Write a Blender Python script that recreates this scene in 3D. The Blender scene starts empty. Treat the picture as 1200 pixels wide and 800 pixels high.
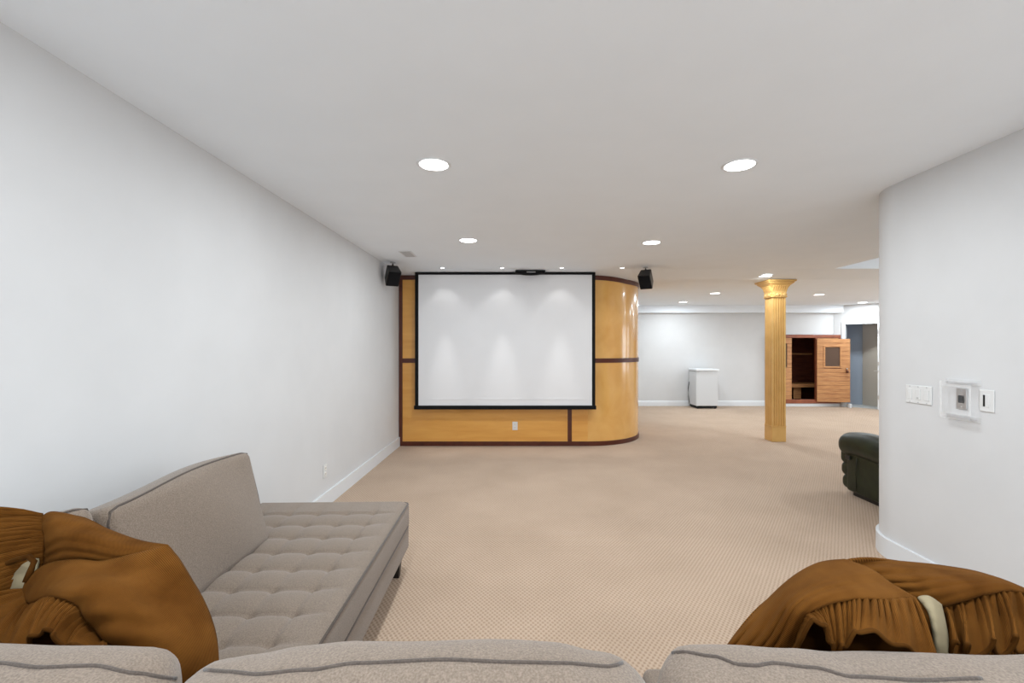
import bpy, bmesh, math, random
from mathutils import Vector, Matrix
random.seed(7)
sc = bpy.context.scene
C = sc.collection
pi = math.pi

# ------------------------------------------------------------------ camera
CAMZ, F, VX, VY = 1.475, 533.33, 607.4, 407.0
cam = bpy.data.cameras.new('camera'); camo = bpy.data.objects.new('camera', cam); C.objects.link(camo)
cam.lens = 16; cam.sensor_width = 36; cam.shift_x = -7.4/1200; cam.shift_y = 7.0/1200
cam.clip_start = 0.02
camo.location = (0, 0, CAMZ); camo.rotation_euler = (pi/2, 0, 0)
sc.camera = camo
def P(px, py, Y):
    return Vector(((px-VX)*Y/F, Y, CAMZ-(py-VY)*Y/F))

# ------------------------------------------------------------------ world, exposure, large lights
w = bpy.data.worlds.new('world'); sc.world = w; w.use_nodes = True
w.node_tree.nodes['Background'].inputs[0].default_value = (0.75, 0.85, 1, 1)
w.node_tree.nodes['Background'].inputs[1].default_value = 1.0
vs = sc.view_settings
vs.view_transform = 'Standard'; vs.look = 'None'; vs.gamma = 1; vs.use_curve_mapping = False
vs.exposure = -0.18
E_FILL, E_SIDE_FILL, E_CAN, E_SPOTW, E_SPOTN = 125, 95, 22, 0.9, 17.0
def area(name, loc, rot, sx, sy, e, col=(1, 1, 1), shape='RECTANGLE', spread=pi):
    l = bpy.data.lights.new(name, 'AREA'); l.energy = e; l.color = col; l.shape = shape; l.size = sx
    if shape in ('RECTANGLE', 'ELLIPSE'): l.size_y = sy
    l.spread = spread
    o = bpy.data.objects.new(name, l); C.objects.link(o); o.location = loc; o.rotation_euler = rot
    return o
# added fill lights: unseen window behind the camera, and windowless far side wall
area('added_window_fill', (0.4, -2.97, 1.3), (pi/2, 0, 0), 3.4, 2.0, E_FILL, (0.85, 0.93, 1))
area('added_side_fill', (10.95, 7.2, 1.4), (pi/2, 0, pi/2), 3.0, 1.6, E_SIDE_FILL, (0.85, 0.93, 1))

# ------------------------------------------------------------------ materials
def mat(name, col, rough=0.6, metal=0.0, spec=0.5, **kw):
    m = bpy.data.materials.new(name); m.use_nodes = True
    b = m.node_tree.nodes['Principled BSDF']
    b.inputs['Base Color'].default_value = (*col, 1); b.inputs['Roughness'].default_value = rough
    b.inputs['Metallic'].default_value = metal; b.inputs['Specular IOR Level'].default_value = spec
    for k, v in kw.items(): b.inputs[k].default_value = v
    return m
def nd(m, t, **kw):
    n = m.node_tree.nodes.new(t)
    for k, v in kw.items():
        if hasattr(n, k): setattr(n, k, v)
        else: n.inputs[k].default_value = v
    return n
def ln(m, a, ao, b, bi): m.node_tree.links.new(a.outputs[ao], b.inputs[bi])
def bsdf(m): return m.node_tree.nodes['Principled BSDF']
def coords(m, scale=(1, 1, 1), rot=(0, 0, 0), kind='Object'):
    tc = nd(m, 'ShaderNodeTexCoord'); mp = nd(m, 'ShaderNodeMapping')
    mp.inputs['Scale'].default_value = scale; mp.inputs['Rotation'].default_value = rot
    ln(m, tc, kind, mp, 'Vector'); return mp
def noise_mix(m, c1, c2, scale=5, detail=4, mapping=(1, 1, 1), bump=0.0, bscale=None, lo=0.35, hi=0.65, dist=0.0):
    mp = coords(m, mapping); n = nd(m, 'ShaderNodeTexNoise'); n.inputs['Scale'].default_value = scale
    n.inputs['Detail'].default_value = detail; n.inputs['Distortion'].default_value = dist
    ln(m, mp, 0, n, 'Vector')
    r = nd(m, 'ShaderNodeValToRGB'); r.color_ramp.elements[0].position = lo; r.color_ramp.elements[1].position = hi
    r.color_ramp.elements[0].color = (*c1, 1); r.color_ramp.elements[1].color = (*c2, 1)
    ln(m, n, 'Fac', r, 'Fac'); ln(m, r, 'Color', bsdf(m), 'Base Color')
    if bump:
        n2 = nd(m, 'ShaderNodeTexNoise'); n2.inputs['Scale'].default_value = bscale or scale; n2.inputs['Detail'].default_value = 3
        ln(m, mp, 0, n2, 'Vector')
        bp = nd(m, 'ShaderNodeBump'); bp.inputs['Strength'].default_value = bump; bp.inputs['Distance'].default_value = 0.004
        ln(m, n2, 'Fac', bp, 'Height'); ln(m, bp, 'Normal', bsdf(m), 'Normal')
    return m
M = {}
M['wall'] = noise_mix(mat('wall_paint', (0.8, 0.8, 0.8), 0.75, spec=0.2), (0.625, 0.624, 0.625), (0.645, 0.644, 0.645), 3, bump=0.03, bscale=160)
M['ceil'] = noise_mix(mat('ceiling_paint', (0.8, 0.8, 0.8), 0.85, spec=0.15), (0.86, 0.905, 0.95), (0.875, 0.92, 0.965), 3, bump=0.03, bscale=160)
M['white'] = mat('white_trim', (0.73, 0.75, 0.77), 0.35)
M['plastic'] = mat('white_plastic', (0.71, 0.71, 0.70), 0.35)
M['almond'] = mat('almond_plastic', (0.8, 0.76, 0.70), 0.35)
M['black'] = mat('black_plastic', (0.014, 0.014, 0.014), 0.4)
M['blackcloth'] = mat('speaker_cloth', (0.006, 0.006, 0.007), 0.9, spec=0.2)
M['blackborder'] = mat('black_border', (0.009, 0.009, 0.009), 0.85, spec=0.15)
M['screen'] = mat('screen_cloth', (0.78, 0.78, 0.79), 0.9, spec=0.1)
M['steel'] = mat('brushed_steel', (0.6, 0.6, 0.6), 0.35, 1.0)
M['grey'] = mat('grey_metal', (0.45, 0.45, 0.45), 0.5)
M['appl'] = mat('appliance_enamel', (0.61, 0.62, 0.63), 0.3)
M['brass'] = mat('brass', (0.55, 0.36, 0.12), 0.3, 1.0)
M['darkhole'] = mat('dark_slot', (0.01, 0.01, 0.01), 0.9)
M['lining'] = mat('beige_lining', (0.29, 0.24, 0.15), 0.9, spec=0.1)
M['glass'] = mat('clear_glass', (1, 1, 1), 0.03, **{'Transmission Weight': 1.0, 'IOR': 1.45})
M['acrylic'] = mat('clear_acrylic', (0.95, 0.95, 0.95), 0.1, Alpha=0.20)
M['clear'] = mat('clear_face', (0.95, 0.95, 0.95), 0.1, Alpha=0.025)
M['smoke'] = mat('bronze_glass', (0.10, 0.06, 0.04), 0.06)
M['bluewall'] = mat('blue_grey_paint', (0.33, 0.38, 0.45), 0.7)
M['tanwall'] = mat('tan_paint', (0.50, 0.45, 0.38), 0.7)
M['tile'] = noise_mix(mat('grey_tile', (0.5, 0.5, 0.48), 0.4), (0.42, 0.43, 0.42), (0.5, 0.5, 0.48), 8)
def emis(name, s, col=(1, 0.99, 0.97)):
    m = mat(name, (0.9, 0.9, 0.9)); b = bsdf(m)
    b.inputs['Emission Color'].default_value = (*col, 1); b.inputs['Emission Strength'].default_value = s
    return m
M['lens'] = emis('lit_lens', 9)
M['spotlens'] = emis('lit_spot_lens', 14)

def carpet():
    m = mat('loop_carpet', (0.5, 0.4, 0.3), 0.95, spec=0.08)
    bsdf(m).inputs['Sheen Weight'].default_value = 0.15
    mp = coords(m, (1, 1, 1), (0, 0, 0.0))
    nz = nd(m, 'ShaderNodeTexNoise'); nz.inputs['Scale'].default_value = 30; nz.inputs['Detail'].default_value = 1
    ln(m, mp, 0, nz, 'Vector')
    mixv = nd(m, 'ShaderNodeMix', data_type='RGBA', blend_type='LINEAR_LIGHT'); mixv.inputs['Factor'].default_value = 0.004
    ln(m, mp, 0, mixv, 6); ln(m, nz, 'Color', mixv, 7)
    sep = nd(m, 'ShaderNodeSeparateXYZ'); ln(m, mixv, 2, sep, 0)
    def sn(sa, sb):       # sin of a combination of x and y
        a = nd(m, 'ShaderNodeMath', operation='MULTIPLY'); a.inputs[1].default_value = sa; ln(m, sep, 'X', a, 0)
        b = nd(m, 'ShaderNodeMath', operation='MULTIPLY_ADD'); b.inputs[1].default_value = sb
        ln(m, sep, 'Y', b, 0); ln(m, a, 0, b, 2)
        c = nd(m, 'ShaderNodeMath', operation='SINE'); ln(m, b, 0, c, 0); return c
    k = 2*pi/0.027
    s1 = sn(240, 172); s2 = sn(-240, 172)
    mul = nd(m, 'ShaderNodeMath', operation='ADD'); ln(m, s1, 0, mul, 0); ln(m, s2, 0, mul, 1)
    mr = nd(m, 'ShaderNodeMapRange'); mr.inputs[1].default_value = -1.6; mr.inputs[2].default_value = 1.6; ln(m, mul, 0, mr, 0)
    r = nd(m, 'ShaderNodeValToRGB'); e = r.color_ramp.elements
    e[0].position = 0.15; e[0].color = (0.35, 0.245, 0.168, 1); e[1].position = 0.55; e[1].color = (0.485, 0.362, 0.268, 1)
    ln(m, mr, 0, r, 'Fac')
    n2 = nd(m, 'ShaderNodeTexNoise'); n2.inputs['Scale'].default_value = 1.6; n2.inputs['Detail'].default_value = 5; ln(m, mp, 0, n2, 'Vector')
    r2 = nd(m, 'ShaderNodeValToRGB'); r2.color_ramp.elements[0].position = 0.3; r2.color_ramp.elements[1].position = 0.7
    r2.color_ramp.elements[0].color = (0.93, 0.92, 0.90, 1); r2.color_ramp.elements[1].color = (1.05, 1.05, 1.05, 1)
    ln(m, n2, 'Fac', r2, 'Fac')
    mx = nd(m, 'ShaderNodeMix', data_type='RGBA', blend_type='MULTIPLY'); mx.inputs['Factor'].default_value = 1
    ln(m, r, 'Color', mx, 6); ln(m, r2, 'Color', mx, 7); ln(m, mx, 2, bsdf(m), 'Base Color')
    bp = nd(m, 'ShaderNodeBump'); bp.inputs['Strength'].default_value = 0.5; bp.inputs['Distance'].default_value = 0.005
    ln(m, mr, 0, bp, 'Height'); ln(m, bp, 'Normal', bsdf(m), 'Normal')
    return m
M['carpet'] = carpet()
def fabric(name, c1, c2):
    m = mat(name, c1, 0.95, spec=0.1); bsdf(m).inputs['Sheen Weight'].default_value = 0.25
    return noise_mix(m, c1, c2, 260, 2, bump=0.35, bscale=420, lo=0.3, hi=0.7)
M['sofa'] = fabric('taupe_fabric', (0.165, 0.126, 0.096), (0.27, 0.212, 0.166))
M['pipe'] = fabric('taupe_piping', (0.075, 0.058, 0.048), (0.115, 0.092, 0.077))
def corduroy():
    m = mat('brown_corduroy', (0.2, 0.1, 0.03), 0.9, spec=0.04)
    b = bsdf(m); b.inputs['Sheen Weight'].default_value = 0.05; b.inputs['Sheen Tint'].default_value = (0.9, 0.5, 0.15, 1)
    uv = nd(m, 'ShaderNodeTexCoord'); wv = nd(m, 'ShaderNodeTexWave'); wv.inputs['Scale'].default_value = 38; wv.inputs['Distortion'].default_value = 0.6
    wv.inputs['Detail Scale'].default_value = 0.5
    ln(m, uv, 'UV', wv, 'Vector')
    n = nd(m, 'ShaderNodeTexNoise'); n.inputs['Scale'].default_value = 9; n.inputs['Detail'].default_value = 4; ln(m, uv, 'Object', n, 'Vector')
    r = nd(m, 'ShaderNodeValToRGB'); r.color_ramp.elements[0].position = 0.3; r.color_ramp.elements[1].position = 0.75
    r.color_ramp.elements[0].color = (0.10, 0.034, 0.005, 1); r.color_ramp.elements[1].color = (0.21, 0.082, 0.016, 1)
    ln(m, n, 'Fac', r, 'Fac')
    r2 = nd(m, 'ShaderNodeValToRGB'); r2.color_ramp.elements[0].color = (0.45, 0.45, 0.45, 1); r2.color_ramp.elements[1].color = (1.15, 1.15, 1.15, 1)
    ln(m, wv, 'Fac', r2, 'Fac')
    mx = nd(m, 'ShaderNodeMix', data_type='RGBA', blend_type='MULTIPLY'); mx.inputs['Factor'].default_value = 1
    ln(m, r, 'Color', mx, 6); ln(m, r2, 'Color', mx, 7); ln(m, mx, 2, b, 'Base Color')
    bp = nd(m, 'ShaderNodeBump'); bp.inputs['Strength'].default_value = 0.5; bp.inputs['Distance'].default_value = 0.002
    ln(m, wv, 'Fac', bp, 'Height'); ln(m, bp, 'Normal', b, 'Normal')
    return m
M['cord'] = corduroy()
def wood(name, c1, c2, mapping, rough=0.3, scale=3, coat=0.0):
    m = mat(name, c1, rough); bsdf(m).inputs['Coat Weight'].default_value = coat; bsdf(m).inputs['Coat Roughness'].default_value = 0.08
    return noise_mix(m, c1, c2, scale, 6, mapping, lo=0.3, hi=0.7, dist=0.4)
M['maple'] = wood('maple_veneer', (0.68, 0.315, 0.062), (0.78, 0.40, 0.095), (0.7, 0.7, 5), 0.3, 2.2, 0.3)
M['maple2'] = wood('pale_maple_veneer', (0.70, 0.36, 0.09), (0.80, 0.46, 0.145), (2.2, 2.2, 1.6), 0.22, 1.6, 0.6)
M['mahog'] = wood('mahogany', (0.062, 0.011, 0.003), (0.10, 0.019, 0.006), (1, 1, 1), 0.4, 8, 0.0)
M['gold'] = noise_mix(mat('gold_paint', (0.6, 0.4, 0.15), 0.4, 0.12), (0.68, 0.41, 0.13), (0.74, 0.46, 0.16), 6)
M['cedar'] = wood('cedar', (0.36, 0.15, 0.055), (0.56, 0.28, 0.11), (1.5, 1.5, 14), 0.5, 3)
M['cedarshade'] = wood('shaded_cedar', (0.07, 0.016, 0.007), (0.12, 0.03, 0.012), (2, 2, 8), 0.5, 3)  # cedar darkened in colour for the shade inside the cabin
M['cedarframe'] = wood('red_cedar', (0.20, 0.05, 0.02), (0.30, 0.085, 0.035), (2, 2, 2), 0.45, 3)
M['leather'] = noise_mix(mat('green_leather', (0.02, 0.03, 0.015), 0.4, spec=0.3), (0.008, 0.012, 0.005), (0.018, 0.024, 0.010), 7, bump=0.25, bscale=90)
M['legblack'] = mat('black_wood', (0.012, 0.009, 0.008), 0.4)

# ------------------------------------------------------------------ mesh helpers
def obj(name, me, m=None, parent=None, smooth=False, loc=None):
    if isinstance(me, bmesh.types.BMesh):
        bm = me; me = bpy.data.meshes.new(name); bm.to_mesh(me); bm.free()
    if m is not None and not me.materials: me.materials.append(M[m] if isinstance(m, str) else m)
    if smooth:
        for p in me.polygons: p.use_smooth = True
    o = bpy.data.objects.new(name, me); C.objects.link(o)
    if parent is not None:
        o.parent = parent
        o.matrix_parent_inverse = parent_inv(parent)
    if loc is not None: o.location = loc
    return o
def parent_inv(p):
    mt = Matrix.LocRotScale(p.location, p.rotation_euler, p.scale)
    if p.parent: mt = Matrix.LocRotScale(p.parent.location, p.parent.rotation_euler, p.parent.scale) @ p.matrix_parent_inverse @ mt if False else mt
    return mt.inverted()
def thing(name, label, cat, loc=(0, 0, 0), group=None):
    o = bpy.data.objects.new(name, None); C.objects.link(o); o.location = loc; o.empty_display_size = 0.1
    return tag(o, label, cat, group)
def tag(o, label, cat, group=None):
    o['label'] = label; o['category'] = cat
    if group: o['group'] = group
    return o
def struct(o, label=None, cat=None):
    o['kind'] = 'structure'
    if label: o['label'] = label
    if cat: o['category'] = cat
    return o
def box(bm, a, b, mtx=None):
    r = bmesh.ops.create_cube(bm, size=1)
    for v in r['verts']:
        v.co = Vector([a[i]+(v.co[i]+0.5)*(b[i]-a[i]) for i in range(3)])
        if mtx: v.co = mtx @ v.co
    return r['verts']
def B(a, b, bev=0.0, seg=2, mtx=None):
    bm = bmesh.new(); box(bm, a, b)
    if bev: bmesh.ops.bevel(bm, geom=bm.edges[:], offset=bev, segments=seg, affect='EDGES', profile=0.5)
    if mtx: bmesh.ops.transform(bm, matrix=mtx, verts=bm.verts[:])
    return bm
def quads(name, verts, faces): 
    me = bpy.data.meshes.new(name); me.from_pydata([tuple(v) for v in verts], [], faces); me.update(); return me
def cyl(bm, c, r1, r2, h, n=24, axis='Z'):
    r = bmesh.ops.create_cone(bm, cap_ends=True, segments=n, radius1=r1, radius2=r2, depth=h)
    rot = {'Z': Matrix(), 'Y': Matrix.Rotation(-pi/2, 4, 'X'), 'X': Matrix.Rotation(pi/2, 4, 'Y')}[axis]
    for v in r['verts']: v.co = (rot @ v.co) + Vector(c)
    return r['verts']
def prism(pts, z0, z1):
    """closed plan outline extruded between z0 and z1 (numbers or functions of x, y)"""
    f0 = z0 if callable(z0) else (lambda x, y: z0); f1 = z1 if callable(z1) else (lambda x, y: z1)
    n = len(pts); vs_ = [(x, y, f0(x, y)) for x, y in pts]+[(x, y, f1(x, y)) for x, y in pts]
    fs = [(i, (i+1) % n, n+(i+1) % n, n+i) for i in range(n)]+[tuple(range(n-1, -1, -1)), tuple(range(n, 2*n))]
    me = quads('m', vs_, fs); bm = bmesh.new(); bm.from_mesh(me); bpy.data.meshes.remove(me)
    bmesh.ops.recalc_face_normals(bm, faces=bm.faces[:]); return bm
def ribbon(path, profile, closed=False):
    """sweep a profile [(offset to the left of the path, z)] along a plan path"""
    n = len(path); k = len(profile); vs_ = []
    for i, (x, y) in enumerate(path):
        a = Vector(path[max(i-1, 0)]); b = Vector(path[min(i+1, n-1)]); t = (b-a).normalized(); nn = Vector((-t.y, t.x))
        for (d, z) in profile: vs_.append((x+nn.x*d, y+nn.y*d, z if not callable(z) else z(x, y)))
    fs = []
    for i in range(n-1):
        for j in range(k):
            fs.append((i*k+j, i*k+(j+1) % k, (i+1)*k+(j+1) % k, (i+1)*k+j))
    fs.append(tuple(range(k))); fs.append(tuple((n-1)*k+j for j in range(k)))
    me = quads('m', vs_, fs); bm = bmesh.new(); bm.from_mesh(me); bpy.data.meshes.remove(me)
    bmesh.ops.recalc_face_normals(bm, faces=bm.faces[:]); return bm
def tube(path, r, n=8, cap=True):
    pts = [Vector(p) for p in path]; vs_ = []; fs = []; N = len(pts)
    up = Vector((0, 0, 1))
    for i, p in enumerate(pts):
        t = (pts[min(i+1, N-1)]-pts[max(i-1, 0)]).normalized()
        a = t.cross(up)
        if a.length < 0.05: a = t.cross(Vector((0, 1, 0)))
        a.normalize(); b = t.cross(a)
        for j in range(n):
            q = 2*pi*j/n; vs_.append(p+a*r*math.cos(q)+b*r*math.sin(q))
    for i in range(N-1):
        for j in range(n): fs.append((i*n+j, i*n+(j+1) % n, (i+1)*n+(j+1) % n, (i+1)*n+j))
    if cap: fs += [tuple(range(n-1, -1, -1)), tuple((N-1)*n+j for j in range(n))]
    return quads('tube', vs_, fs)
def rbox(half, r, m=(6, 6, 6), puff=(0, 0, 0), fn=None, mtx=None):
    """rounded, puffed box centred on 0; fn deforms local points; mtx places it"""
    arc = [math.tan(a*pi/180) for a in (12, 24, 35, 45)]
    ax = []
    for i in range(3):
        c = half[i]-r; mid = [-c+2*c*k/m[i] for k in range(m[i]+1)]
        ax.append([-c-r*a for a in reversed(arc)]+mid+[c+r*a for a in arc])
    vd = {}; vl = []; fs = []
    def V(p):
        k = tuple(round(q, 6) for q in p)
        if k in vd: return vd[k]
        inn = Vector([max(-(half[i]-r), min(half[i]-r, p[i])) for i in range(3)])
        d = Vector(p)-inn
        q = inn+(d.normalized()*r if d.length > 1e-9 else d)
        o = q.copy()
        for i in range(3):
            j, l = (i+1) % 3, (i+2) % 3
            o[i] += puff[i]*(q[i]/half[i])*(1-(q[j]/half[j])**2)*(1-(q[l]/half[l])**2)
        if fn: o = fn(o, q)
        if mtx: o = mtx @ o
        vd[k] = len(vl); vl.append(o); return vd[k]
    for i in range(3):
        j, l = (i+1) % 3, (i+2) % 3
        for s in (-1, 1):
            for a in range(len(ax[j])-1):
                for b in range(len(ax[l])-1):
                    q = []
                    for (da, db) in ((0, 0), (1, 0), (1, 1), (0, 1)):
                        p = [0, 0, 0]; p[i] = s*half[i]; p[j] = ax[j][a+da]; p[l] = ax[l][b+db]; q.append(V(p))
                    if s < 0: q.reverse()
                    if len(set(q)) == 4: fs.append(tuple(q))
    return quads('rbox', vl, fs)
def cr(pts, t):
    """Catmull-Rom through the points (t in 0..1); points are Vectors"""
    n = len(pts)-1; x = max(0, min(n-1e-6, t*n)); i = int(x); f = x-i
    p0 = pts[max(i-1, 0)]; p1 = pts[i]; p2 = pts[min(i+1, n)]; p3 = pts[min(i+2, n)]
    return 0.5*((2*p1)+(p2-p0)*f+(2*p0-5*p1+4*p2-p3)*f*f+(-p0+3*p1-3*p2+p3)*f*f*f)
def lerp1(tab, x):
    if x <= tab[0][0]: return tab[0][1]
    for (a, b), (c, d) in zip(tab, tab[1:]):
        if x <= c:
            t = (x-a)/(c-a); t = t*t*(3-2*t); return b+(d-b)*t
    return tab[-1][1]
def sheet(name, fn, nu, nv, m, parent, thick=0.006, uvs=(1, 1)):
    vs_ = [fn(i/nu, j/nv) for j in range(nv+1) for i in range(nu+1)]
    fs = [(j*(nu+1)+i, j*(nu+1)+i+1, (j+1)*(nu+1)+i+1, (j+1)*(nu+1)+i) for j in range(nv) for i in range(nu)]
    me = quads(name, vs_, fs)
    uv = me.uv_layers.new(name='UVMap')
    for p in me.polygons:
        for li in p.loop_indices:
            vi = me.loops[li].vertex_index; uv.data[li].uv = ((vi % (nu+1))/nu*uvs[0], (vi//(nu+1))/nv*uvs[1])
    o = obj(name, me, m, parent, True)
    s = o.modifiers.new('thickness', 'SOLIDIFY'); s.thickness = thick; s.offset = 0
    return o

# ------------------------------------------------------------------ the room
XL, XR, ZC, ZC2 = -1.79, 2.594, 2.60, 2.525
YB, YR = 11.5, -3.0
XE = 11.0
YS0, YS1 = 6.5, 7.05
def zc(x, y=None):
    y = x if y is None else y
    t = max(0, min(1, (y-YS0)/(YS1-YS0))); return ZC+(ZC2-ZC)*t
fl = obj('floor', quads('floor', [(XL-0.1, YR-0.1, 0), (XE+0.1, YR-0.1, 0), (XE+0.1, YB+1.2, 0), (XL-0.1, YB+1.2, 0)], [(0, 1, 2, 3)]), 'carpet')
struct(fl, 'beige looped carpet with a small diagonal weave', 'floor')
# ceiling with its gentle step down and a raised recess on the right
RX0, RX1, RY0, RY1, RZ = 4.52, 8.4, 3.9, YS0, 2.95
cb = []; cf = []
def q4(*v):
    i = len(cb); cb.extend(v); cf.append((i, i+1, i+2, i+3))
x0, x1 = XL-0.1, XE+0.1
q4((x0, YR-.1, ZC), (x0, RY0, ZC), (x1, RY0, ZC), (x1, YR-.1, ZC))
q4((x0, RY0, ZC), (x0, RY1, ZC), (RX0, RY1, ZC), (RX0, RY0, ZC))
q4((RX1, RY0, ZC), (RX1, RY1, ZC), (x1, RY1, ZC), (x1, RY0, ZC))
q4((x0, YS0, ZC), (x0, YS1, ZC2), (x1, YS1, ZC2), (x1, YS0, ZC))
q4((x0, YS1, ZC2), (x0, YB+1.2, ZC2), (x1, YB+1.2, ZC2), (x1, YS1, ZC2))
q4((RX0, RY0, RZ), (RX0, RY1, RZ), (RX1, RY1, RZ), (RX1, RY0, RZ))
q4((RX0, RY1, ZC), (RX0, RY1, RZ), (RX1, RY1, RZ), (RX1, RY1, ZC))
q4((RX0, RY0, ZC), (RX0, RY0, RZ), (RX1, RY0, RZ), (RX1, RY0, ZC))
q4((RX0, RY0, ZC), (RX0, RY0, RZ), (RX0, RY1, RZ), (RX0, RY1, ZC))
q4((RX1, RY0, ZC), (RX1, RY0, RZ), (RX1, RY1, RZ), (RX1, RY1, ZC))
struct(obj('ceiling', quads('ceiling', cb, cf), 'ceil'), 'smooth white plaster ceiling with recessed lights', 'ceiling')
HT = 2.99
struct(obj('wall_left', B((XL-0.12, YR-0.12, 0), (XL, 6.9, HT)), 'wall'), 'long plain white painted wall beside the sofa', 'wall')
# right wall: straight run with a rounded end, then turning away
r = 0.36; cx, cy = XR+r, 3.148
arc = [(cx-r*math.cos(a*pi/40), cy+r*math.sin(a*pi/40)) for a in range(0, 21)]
wr = [(XR, YR)]+arc+[(XE, cy+r), (XE, YR)]
o = obj('wall_right', prism(wr, 0, HT), 'wall')
for p in o.data.polygons: p.use_smooth = abs(p.normal.z) < 0.5
o.data.set_sharp_from_angle(angle=0.5)
struct(o, 'white painted wall with a rounded end corner', 'wall')
struct(obj('wall_side', B((XE, cy+r, 0), (XE+0.12, YB+1.2, HT)), 'wall'), 'white side wall of the far room', 'wall')
# unseen wall behind the camera, its window opening added for fill light
bm = bmesh.new()
box(bm, (XL-.1, YR-.12, 0), (-1.35, YR, HT)); box(bm, (2.15, YR-.12, 0), (XR+.1, YR, HT)); box(bm, (-1.35, YR-.12, 2.32), (2.15, YR, HT)); box(bm, (-1.35, YR-.12, 0), (2.15, YR, 0.25))
struct(obj('wall_behind', bm, 'wall'), 'white wall with an added wide window behind the sofa', 'wall')
wn = struct(thing('added_window', 'added wide white framed window behind the sofa', 'window', (0.4, YR-.06, .25)))  # unseen window added to hold the fill light
for a, b in (((-1.35, YR-.10, .25), (-1.28, YR-.05, 2.32)), ((2.08, YR-.10, .25), (2.15, YR-.05, 2.32)), ((.36, YR-.10, .25), (.44, YR-.05, 2.32)), ((-1.28, YR-.10, .25), (2.08, YR-.05, .32)), ((-1.28, YR-.10, 2.25), (2.08, YR-.05, 2.32))):
    obj('window_frame', B(a, b, .004, 1), 'white', wn)  # frame of the added window
for a, b in ((-1.28, .36), (.44, 2.08)):
    obj('pane', B((a, YR-.085, .32), (b, YR-.08, 2.25)), 'glass', wn)

# front wall: a panelled block with a rounded right corner
YF, XT, RF = 6.82, 1.042, 0.985
def pan_path(x0, x1, off=0.0, n=26, yend=8.6):
    """plan path of the panelling between the arc-length-like keys x0..x1 (x on the flat, 10+angle degrees on the curve)"""
    pts = []
    if x0 < XT: pts.append((x0, YF-off))
    if x1 <= 5 and x1 <= XT: pts.append((x1, YF-off)); return pts
    if x0 < XT: pts.append((XT-0.001, YF-off))
    for i in range(n+1):
        a = i/n*pi/2; pts.append((XT+(RF+off)*math.sin(a), YF+RF-(RF+off)*math.cos(a)))
    pts.append((XT+RF+off, yend))
    return pts
core = pan_path(XL, 99, -0.02, yend=YB)+[(XL-.1, YB), (XL-.1, YF+.02)]
wf = obj('wall_front', prism(core, 0, lambda x, y: min(zc(y), 2.6)+0.001 if y < 7.2 else ZC2+0.001), 'wall')
struct(wf, 'maple panelled feature wall with mahogany trim and a rounded right corner', 'wall')
ZM0, ZM1 = CAMZ-(425-VY)*YF/F, CAMZ-(419.8-VY)*YF/F       # middle rail
ZB = 0.068
def panel(path, z0, z1, m):
    bm = ribbon(path, [(0.021, z0), (0.0, z0), (0.0, z1), (0.021, z1)])
    o = obj('panel', bm, m, wf)
    for p in o.data.polygons: p.use_smooth = True
    o.data.set_sharp_from_angle(angle=0.5); return o
def trimstrip(path, z0, z1, out=0.008):
    o = obj('trim_strip', ribbon(path, [(0.02, z0), (-out, z0), (-out, z1), (0.02, z1)]), 'mahog', wf)
    for p in o.data.polygons: p.use_smooth = True
    o.data.set_sharp_from_angle(angle=0.5); return o
XA = XL+0.055; XV0, XV1 = (665.2-VX)*YF/F, (670-VX)*YF/F
ztop = lambda x, y: zc(y)-0.068
zcl = lambda x, y: zc(y)-0.0005
flatA = [(XA, YF), (XV0, YF)]; flatB = [(XV1, YF), (XT, YF)]
curve = pan_path(XT, 99)
for path, m in ((flatA, 'maple'), (flatB, 'maple'), (curve, 'maple2')):
    panel(path, ZB, ZM0, m); panel(path, ZM1, ztop, m)
full = pan_path(XL+0.003, 99)
trimstrip(full, 0.0, ZB); trimstrip(full, ZM0, ZM1); trimstrip(full, ztop, zcl)
trimstrip([(XL+0.003, YF), (XA, YF)], ZB, ztop, 0.007)
trimstrip([(XV0, YF), (XV1, YF)], ZB, ztop, 0.007)

# far wall of the next room, with openings for the sauna and the angled doorway
SX0, SX1, SZ0, SZ1 = 6.30, 8.06, 0.07, 1.80
DX0, DX1 = 8.12, 8.62
bm = bmesh.new()
box(bm, (XT+RF-.05, YB, 0), (SX0, YB+.12, HT)); box(bm, (SX0, YB, SZ1), (SX1, YB+.12, HT)); box(bm, (SX1, YB, 0), (DX0+.02, YB+.12, HT)); box(bm, (SX0, YB, 0), (SX1, YB+.12, SZ0))
struct(obj('wall_far', bm, 'wall'), 'white far wall with a soffit along the ceiling', 'wall')
struct(obj('trim_1', B((XT+RF-.02, YB-.17, CAMZ+0.868), (XE, YB, ZC2+.01)), 'ceil'), 'white boxed soffit running along the far wall', 'soffit')
# angled wall with a doorway
A0 = Vector((DX0, 11.30, 0)); A1 = Vector((8.53, 10.80, 0)); A2 = A1+(A1-A0).normalized()*2.6
d = (A1-A0).normalized(); nrm = Vector((d.y, -d.x, 0)); mtx = Matrix(((d.x, -nrm.x, 0, A0.x), (d.y, -nrm.y, 0, A0.y), (0, 0, 1, 0), (0, 0, 0, 1)))
L = (A1-A0).length; ZD = 2.045
bm = bmesh.new()
box(bm, (-.25, 0, 0), (0, .1, HT), mtx); box(bm, (0, 0, ZD), (L, .1, HT), mtx); box(bm, (L, 0, 0), (L+2.6, .1, HT), mtx)
struct(obj('wall_angled', bm, 'wall'), 'white angled wall holding the narrow doorway', 'wall')
dr = struct(thing('door_1', 'open narrow doorway with a white casing beside the sauna', 'doorway', tuple(A0)))
for a, b in (((-.075, -.02, 0), (0, .11, ZD+.07)), ((L, -.02, 0), (L+.075, .11, ZD+.07)), ((0, -.02, ZD), (L, .11, ZD+.07))):
    obj('casing', B(a, b, .006, 2, mtx), 'white', dr)
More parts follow.
